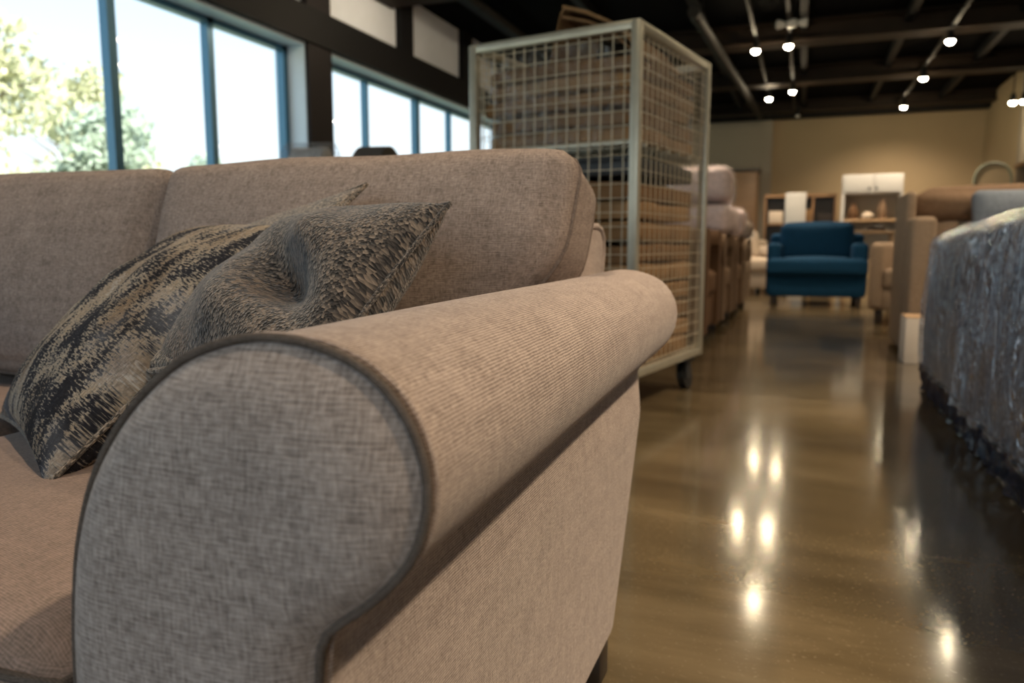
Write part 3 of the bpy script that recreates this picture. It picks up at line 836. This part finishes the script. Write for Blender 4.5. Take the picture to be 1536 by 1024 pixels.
# film-wrapped bundles stacked on the row of armchairs
def wrapped_bundle(label, loc, size, rz, seed, mat):
    t = thing('wrapped_cushion', label, 'wrapped cushion', loc, rz, 'film wrapped cushions on the armchairs')
    mb = MB(); cushion(mb, *size, (.02, .02, .02), .05, 12, Matrix.Translation((0, 0, size[2] / 2)), 0, 0, .004, seed); mb.build('cushion', mat, t, smooth=180)
    mb = MB(); cushion(mb, size[0] + .025, size[1] + .025, size[2] + .02, (.024, .024, .024), .05, 14, Matrix.Translation((0, 0, size[2] / 2)), 0, 0, .008, seed + 1); mb.build('film', m_film_card, t, smooth=180)
wrapped_bundle('large pale rose cushion in milky film, topmost beside the wire cage', (-.80, 6.55, .985), (.46, .70, .25), .05, 71, m_pink)
wrapped_bundle('pale rose cushion in milky film under the topmost one, on the armchair arms', (-.78, 6.55, .735), (.48, .76, .21), -.04, 73, m_pink)
wrapped_bundle('pale wrapped cushion leaning lower on the third armchair of the row', (-.76, 7.45, .725), (.46, .72, .22), .1, 75, m_pink)
wrapped_bundle('small wrapped cushion on the armchair beside the blue armchair', (-.76, 8.3, .70), (.42, .72, .18), -.1, 77, m_beige2)

# chairs by the window, only their tops show over the sofa
def barrel_chair(label, loc, rz, mat, w=.8, top=1.22, film=False):
    t = thing('barrel_chair', label, 'chair', loc, rz, 'chairs by the window')
    prof = []; N = 26
    for k in range(N + 1):
        a = PI * k / N; prof.append((math.cos(a) * w / 2, .62 + (top - .62) * max(0.0, math.sin(a)) ** .8))
    prof = [(w / 2 * .9, .3)] + prof + [(-w / 2 * .9, .3)]
    MB().prism(prof, .22, .36).build('backrest', mat, t, smooth=40)
    mb = MB(); cushion(mb, w * .9, .6, .2, (.01, .01, .03), .05, 10, Matrix.Translation((0, -.05, .42))); mb.build('seat', mat, t, smooth=180)
    for s in (-1, 1): MB().span(s * (w / 2 - .05) - .06, s * (w / 2 - .05) + .06, -.34, .3, .2, .66, .04, 3).build('arm', mat, t)
    for sx in (-1, 1):
        for sy in (-1, 1): MB().tube([(sx * w * .4, sy * .26, .34), (sx * w * .44, sy * .3, 0)], [.025, .016], 8).build('leg', m_darkwood, t)
    if film:
        MB().prism([(x * 1.06, z * 1.02) for x, z in prof], .19, .39).build('film', m_film_card, t, smooth=40)
    return t
barrel_chair('grey barrel chair with a curved back in front of the far windows', (-1.67, 3.39, 0), PI / 2 + .2, m_grey, .60, 1.115)
barrel_chair('film wrapped pale chair back in front of the dark window pillar', (-1.67, 2.85, 0), PI / 2 + .2, m_white, .30, 1.05, True)

# ------------------------------------------------------------------ right hand side
# beige sofa with tall side, facing the camera
bs = thing('high_back_sofa', 'beige sofa with a tall flat side and rolled back on the right of the aisle', 'sofa', (1.4, 5.25, 0))
MB().span(.57, .70, 4.90, 5.66, .02, .80, .03, 3).build('arm', m_beige2, bs, world=True)
MB().span(2.08, 2.21, 4.90, 5.66, .02, .80, .03, 3).build('arm', m_beige2, bs, world=True)
MB().span(.56, .615, 5.12, 5.70, .02, .955, .026, 4).build('wing', m_beige2, bs, world=True)
MB().span(.62, 2.18, 5.42, 5.68, .05, .86, .05, 3).build('back_frame', m_beige2, bs, world=True)
MB().span(.70, 2.08, 4.92, 5.42, .06, .30, .02).build('base', m_beige2, bs, world=True)
mb = MB(); cushion(mb, 1.36, .56, .17, (0, .01, .03), .05, 12, Matrix.Translation((1.39, 5.13, .385))); mb.build('seat_cushion', m_beige2, bs, world=True, smooth=180)
mb = MB(); cushion(mb, 1.60, .26, .225, (.01, .04, .02), .10, 14, Matrix.Translation((1.425, 5.40, .872))); mb.build('back_roll', m_beige, bs, world=True, smooth=180)
mb = MB(); cushion(mb, 1.34, .2, .34, (.0, .03, .01), .06, 12, Matrix.Translation((1.39, 5.36, .62)) @ Euler((-.12, 0, 0)).to_matrix().to_4x4()); mb.build('back_cushion', m_beige2, bs, world=True, smooth=180)
for x in (.64, 2.14):
    for y in (4.97, 5.6): MB().box((x, y, .02), (.06, .06, .04), .004).build('foot', m_darkwood, bs, world=True)
sp = thing('slate_cushion', 'slate blue grey cushion leaning on the rolled back of the beige sofa', 'cushion', (1.13, 5.13, .72), .1)
mb = MB(); cushion(mb, .46, .10, .25, (.0, .05, .0), .04, 12, Matrix.Translation((0, 0, .11)) @ Euler((-.35, 0, 0)).to_matrix().to_4x4()); mb.build('cover', m_slate, sp, smooth=180)
mb = MB(); mb.tube([(-.2, -.035, .01), (.2, -.035, .01)], .006, 6); mb.build('zip', m_slate, sp)
bx = thing('carton', 'small white carton standing on the floor before the tall beige sofa side', 'box', (.587, 4.745, 0))
MB().box((0, 0, .125), (.095, .23, .25), .003).build('body', m_whitebox, bx)
MB().box((0, 0, .252), (.097, .232, .006), .002).build('lid', m_woodpale, bx)

# film-wrapped sofa at the right edge
ws = thing('wrapped_sofa', 'slate blue grey sofa wrapped in glossy clear film at the right edge', 'sofa', (1.1, 2.3, 0))
from mathutils import noise as mnoise
def wrap_surface(off, nseed, amp, N=70, NV=60, z_lo=.12, crease=0.0):
    """loft along y; section runs from the aisle side bottom over the top to the far side"""
    rnd = random.Random(nseed); ph = [rnd.uniform(0, 6.28) for _ in range(8)]
    vs = []; fs = []
    for j in range(NV + 1):
        t = j / NV; y = lerp(.55, 3.86, t)
        zs = lerp(.765, .672, smooth01((y - 1.0) / 2.9))                         # height of the side edge
        zt = zs + .145                                                            # crown
        e = max(0, (t - .97) / .03); shr = .03 * e * e; e0 = max(0, (.03 - t) / .03)
        sec = [(.515, z_lo), (.512, .3), (.522, .5), (.535, zs - .05), (.548, zs - .015), (.575, zs + .008), (.68, zs + .05), (.85, zs + .11), (1.05, zt), (1.5, zt + .03), (1.9, zt), (1.98, zt - .08), (2.0, .4), (2.0, z_lo)]
        pts = catmull([(x, 0, z) for x, z in sec], N)
        for i, p in enumerate(pts):
            w1 = math.sin(p.x * 31 + y * 7 + ph[0]) * math.sin(p.z * 9 + y * 17 + ph[1]) + .6 * math.sin(y * 41 + p.z * 13 + ph[2]) + .4 * math.sin(y * 67 + p.x * 25 + p.z * 5 + ph[3])
            cx, cz = 1.25, .4
            d = Vector((p.x - cx, 0, p.z - cz)); d.normalize()
            q = Vector((p.x, 0, p.z)) + d * (off + amp * w1)
            if crease:
                sc_ = i / N * 5.0
                n1 = (1 - min(1, abs(mnoise.noise(Vector((y * 5.5, sc_ * 1.1, 3)))) * 7)) * smooth01(.5 + 1.6 * mnoise.noise(Vector((y * 2, sc_ * 1.5, 11)))); n2 = (1 - min(1, abs(mnoise.noise(Vector((y * 11 + sc_ * 2, sc_ * 2.2, 7)))) * 6)) * smooth01(.4 + 1.6 * mnoise.noise(Vector((y * 3, sc_ * 2, 17))))
                q += d * crease * (n1 + .5 * n2)
            k = 1 - shr - .03 * e0 * e0
            vs.append((cx + (q.x - cx) * k, y + (off if t > .5 else -off), cz + (q.z - cz) * k))
    n = N
    for j in range(NV):
        for i in range(n - 1): fs.append((j * n + i, j * n + i + 1, (j + 1) * n + i + 1, (j + 1) * n + i))
    fs.append(tuple(range(n))); fs.append(tuple(NV * n + i for i in range(n)))
    return MB().add(vs, fs)
body = wrap_surface(0, 5, .003).build('body', m_wrapbody, ws, world=True, smooth=40)
wrap_surface(.010, 9, .004, 170, 300, .115, .016).build('film', m_film, ws, world=True, smooth=40)
# gathered dark film skirt under the body
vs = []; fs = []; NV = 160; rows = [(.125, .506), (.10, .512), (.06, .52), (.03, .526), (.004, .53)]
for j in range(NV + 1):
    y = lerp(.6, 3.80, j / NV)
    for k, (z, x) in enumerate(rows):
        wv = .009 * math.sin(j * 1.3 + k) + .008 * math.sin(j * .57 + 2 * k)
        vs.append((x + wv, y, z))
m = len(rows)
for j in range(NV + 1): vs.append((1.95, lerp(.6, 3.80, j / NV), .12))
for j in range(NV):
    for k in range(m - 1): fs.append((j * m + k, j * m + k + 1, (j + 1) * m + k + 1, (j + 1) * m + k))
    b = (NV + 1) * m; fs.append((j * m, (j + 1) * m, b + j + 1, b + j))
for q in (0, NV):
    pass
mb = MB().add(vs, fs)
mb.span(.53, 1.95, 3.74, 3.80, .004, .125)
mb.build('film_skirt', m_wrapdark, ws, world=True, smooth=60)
for y in (.9, 3.6):
    for x in (.62, 1.86): MB().box((x, y, .06), (.07, .07, .12), .005).build('foot', m_darkwood, ws, world=True)

# ------------------------------------------------------------------ far furniture
ht = thing('hutch', 'white hutch with two doors standing on a table before the tan wall', 'cabinet', (.95, 13.2, 0))
MB().span(-.42, .42, -.18, .18, 1.405, 1.695, .006).build('cabinet_box', m_white, ht)
for s in (-1, 1):
    dr = MB().span(s * .21 - .185, s * .21 + .185, -.20, -.18, 1.42, 1.68, .005).build('door', m_white, ht)
    MB().lathe([(.012, 0), (.016, .012), (.006, .022)], 10, Matrix.Translation((s * .05, -.20, 1.48)) @ Euler((PI / 2, 0, 0)).to_matrix().to_4x4()).build('knob', m_duct, dr)
    MB().span(s * .405 - .018, s * .405 + .018, -.18, .18, .0, 1.405, .004).build('side_panel', m_white, ht)
MB().span(-.39, .39, .15, .17, .4, 1.40).build('back_panel', m_wallgrey, ht)
MB().span(-.385, .385, -.22, .15, .98, 1.02, .004).build('desk_top', m_woodpale, ht)
def jar(label, x, y, z, r, h, mat, cat='vase', nm='vase'):
    o = MB().lathe([(r * .7, 0), (r, h * .3), (r * .9, h * .6), (r * .45, h * .85), (r * .55, h)], 16).build(nm, mat)
    o.location = (x, y, z); return tag(o, label, cat)
jar('round terracotta vase on the hutch desk, left', .70, 13.1, 1.021, .075, .24, m_brown)
jar('tall tan vase on the hutch desk, right of the middle', 1.10, 13.1, 1.021, .065, .30, m_beige)
jar('short pale bowl like jar in the middle of the hutch desk', .9, 13.05, 1.021, .09, .12, m_pale)
tb = thing('wooden_table', 'pale oak side table in front of the white hutch', 'table', (.83, 11.6, 0))
MB().box((0, 0, .80), (.7, .5, .04), .01).build('table_top', m_woodpale, tb)
for sx in (-1, 1):
    for sy in (-1, 1): MB().box((sx * .29, sy * .2, .39), (.05, .05, .78), .004).build('leg', m_woodpale, tb)
jar('dark round pot standing on the pale oak side table', .92, 11.55, .821, .13, .10, m_darkwood, 'pot', 'pot')
bc = thing('bookcase', 'long brown open bookcase against the tan wall left of the hutch', 'bookcase', (-.02, 13.6, 0))
MB().span(-.62, .5, -.02, .2, 1.40, 1.45).build('top_board', m_wood, bc)
for x in (-.60, -.25, .14, .48): MB().span(x - .018, x + .018, 0, .2, 0, 1.40).build('upright', m_wood, bc)
for z in (.05, .5, .95): MB().span(-.60, .48, .01, .19, z, z + .03).build('shelf', m_wood, bc)
MB().span(-.60, .48, .19, .2, 0, 1.40).build('back_board', m_darkwood, bc)
wp = thing('white_cabinet', 'narrow white cabinet standing before the brown bookcase', 'cabinet', (-.14, 13.1, 0))
MB().span(-.155, .155, -.13, .16, .0, 1.44, .006).build('body', m_white, wp)
MB().span(-.145, .145, -.15, -.13, .08, 1.42, .004).build('door', m_white, wp)
MB().box((.11, -.16, .8), (.012, .02, .12), .003).build('handle', m_duct, wp)
def boxes(label, x, y, z, s, mat):
    o = MB().box((0, 0, s[2] / 2), s, .006).build('storage_box', mat); o.location = (x, y, z); tag(o, label, 'box', 'boxes on the bookcase')
boxes('tan storage box on the middle bookcase shelf, right of the white cabinet', .06, 13.69, .981, (.14, .14, .22), m_cards[0])
boxes('beige storage box on the bookcase shelf, left of the white cabinet', -.45, 13.69, .981, (.22, .14, .2), m_pale)
wr = thing('wardrobe', 'wide brown wooden wardrobe before the grey stretch of back wall', 'wardrobe', (-1.75, 14.6, 0))
MB().span(-.95, .95, -.3, .3, .06, 1.90, .01).build('body', m_wood, wr)
MB().span(-.98, .98, -.33, .31, 1.90, 1.96, .008).build('cornice', m_darkwood, wr)
for k in range(3):
    dr = MB().span(-.93 + k * .625, -.93 + k * .625 + .60, -.32, -.30, .12, 1.86, .006).build('door', m_wood, wr)
    MB().box((-.93 + k * .625 + .55, -.335, 1.0), (.015, .03, .12), .003).build('handle', m_duct, dr)
MB().span(-.9, .9, -.28, .28, 0, .06).build('plinth', m_darkwood, wr)
rc = thing('sideboard', 'dark brown tall cabinet at the right edge before the grey wall', 'cabinet', (3.05, 11.6, 0))
MB().span(-.5, .6, -.25, .25, .05, 1.62, .01).build('body', m_darkwood, rc)
MB().span(-.53, .63, -.28, .26, 1.62, 1.67, .006).build('top', m_wood, rc)
for k in (0, 1): MB().span(-.48 + k * .54, .04 + k * .54, -.27, -.25, .1, 1.58, .006).build('door', m_wood, rc)
mr = thing('arched_mirror', 'green grey arched mirror leaning by the right wall, left of the dark cabinet', 'mirror', (2.38, 12.3, 0))
pr = [(-.22, .3)] + [(.22 * -math.cos(PI * k / 16), 1.52 + .22 * math.sin(PI * k / 16)) for k in range(17)] + [(.22, .3)]
MB().prism([(a, b) for a, b in pr], -.01, .01).build('glass', m_wall, mr, smooth=30)  # wall colour stands in for the reflection in the mirror
MB().tube([(a, -.01, b) for a, b in pr], .016, 8).build('frame', M_plain('sage frame', (.16, .18, .13), .6), mr)
MB().span(-.26, .26, -.12, .12, 0, .30, .01).build('stand', m_wood, mr)

# ------------------------------------------------------------------ outside
g = MB().span(-70, -4.4, -40, 90, -.4, -.3).build('ground_outside', m_grass, smooth=0); struct(g)
def tree(label, x, y, h, cr, leaf, seed):
    rnd = random.Random(seed)
    t = thing('tree', label, 'tree', (x, y, -.3), rnd.uniform(0, 6), 'trees outside the windows')
    tk = MB().tube([(0, 0, 0), (.05, .02, h * .25), (-.03, .05, h * .5), (.02, 0, h * .75)], [.16, .12, .09, .04], 8)
    for k in range(7):
        a = rnd.uniform(0, 6.28); z0 = h * rnd.uniform(.3, .6)
        tk.tube([(0, 0, z0), (math.cos(a) * cr * .4, math.sin(a) * cr * .4, z0 + h * .14), (math.cos(a) * cr * .8, math.sin(a) * cr * .8, z0 + h * .2)], [.06, .04, .015], 6)
    tk.build('trunk', m_bark, t)
    mb = MB(); vs = []; fs = []
    blobs = []
    for k in range(16):
        a = rnd.uniform(0, 6.28); q = rnd.random() ** .5; z = rnd.uniform(.12, .95)
        rr = cr * (1 - abs(z - .45) * 1.1) * q
        blobs.append((Vector((math.cos(a) * rr, math.sin(a) * rr, h * z)), cr * rnd.uniform(.25, .45)))
    for k in range(4200):
        c, r = rnd.choice(blobs)
        d = Vector((rnd.gauss(0, 1), rnd.gauss(0, 1), rnd.gauss(0, 1))).normalized() * r * rnd.random() ** .4
        p = c + d; s = rnd.uniform(.09, .19)
        if p.z < .1: continue
        u = Vector((rnd.gauss(0, 1), rnd.gauss(0, 1), rnd.gauss(0, 1))).normalized(); v = u.orthogonal().normalized()
        i = len(vs); vs += [p - u * s, p + v * s * .5, p + u * s, p - v * s * .5]; fs.append((i, i + 1, i + 2, i + 3))
    fo = MB().add(vs, fs).build('foliage', leaf, t, smooth=0)
TL = [('tall yellow green tree outside the leftmost window pane', -18, 12.4, 6.0, 2.2, 1), ('yellow green bushy tree outside, second from the left', -25, 21.2, 7.8, 2.8, 1),
      ('grey green loose tree outside behind the first mullion', -18, 16.9, 4.6, 2.0, 2), ('low pale green shrub tree outside the middle pane', -19, 20.6, 3.5, 1.6, 2),
      ('small yellowish tree outside the pane beside the pillar', -19, 25.0, 3.2, 1.6, 1), ('low pale tree outside beyond the dark pillar', -20, 31, 3.8, 2.2, 0),
      ('distant pale green tree outside the far windows', -21, 38, 4.8, 2.8, 0), ('farthest pale green tree outside, seen beside the wire cage', -21, 46, 5.4, 3.2, 2)]
for i, (lb, x, y, h, cr, lf) in enumerate(TL): tree(lb, x, y, h, cr, m_leaf[lf], 100 + i)

# ------------------------------------------------------------------ daylight
w = bpy.data.worlds.new('sky'); scene.world = w; w.use_nodes = True
nt = w.node_tree; nt.nodes.clear()
wo = nt.nodes.new('ShaderNodeOutputWorld'); bg = nt.nodes.new('ShaderNodeBackground')
tc = nt.nodes.new('ShaderNodeTexCoord'); sp_ = nt.nodes.new('ShaderNodeSeparateXYZ'); rp = nt.nodes.new('ShaderNodeValToRGB')
nt.links.new(tc.outputs['Generated'], sp_.inputs[0]); nt.links.new(sp_.outputs[2], rp.inputs[0])
e = rp.color_ramp.elements; e[0].position = 0.0; e[0].color = (1.0, 1.0, .97, 1); e[1].position = .35; e[1].color = (.56, .78, 1.0, 1)
q = e.new(.10); q.color = (.90, .97, 1.0, 1)
nt.links.new(rp.outputs[0], bg.inputs[0])
r2 = nt.nodes.new('ShaderNodeMapRange'); r2.interpolation_type = 'SMOOTHSTEP'
nt.links.new(sp_.outputs[1], r2.inputs[0]); r2.inputs[1].default_value = -.15; r2.inputs[2].default_value = -.8; r2.inputs[3].default_value = 1.35; r2.inputs[4].default_value = 1.9
nt.links.new(r2.outputs[0], bg.inputs[1])
nt.links.new(bg.outputs[0], wo.inputs[0])
sl = bpy.data.lights.new('sun', 'SUN'); sl.energy = 8.0; sl.color = (1, .95, .85); sl.angle = .01
so = bpy.data.objects.new('sun', sl); COL.objects.link(so); so.rotation_euler = Vector((-.75, .25, -.62)).to_track_quat('-Z', 'Y').to_euler()

# ------------------------------------------------------------------ camera
cam = bpy.data.cameras.new('camera'); co = bpy.data.objects.new('camera', cam); COL.objects.link(co); scene.camera = co
cam.sensor_width = 36; cam.lens = 1150 / 1536 * 36; cam.clip_start = .02; cam.clip_end = 300
co.location = (0, 0, .65)
co.rotation_euler = (math.radians(90 - 7.2844), 0, math.radians(20.6531))
cam.dof.use_dof = True; cam.dof.focus_distance = .72; cam.dof.aperture_fstop = (cam.lens / 1000) / .0049

scene.view_settings.view_transform = 'Standard'; scene.view_settings.look = 'None'
scene.view_settings.exposure = .2; scene.view_settings.gamma = 1; scene.view_settings.use_curve_mapping = False
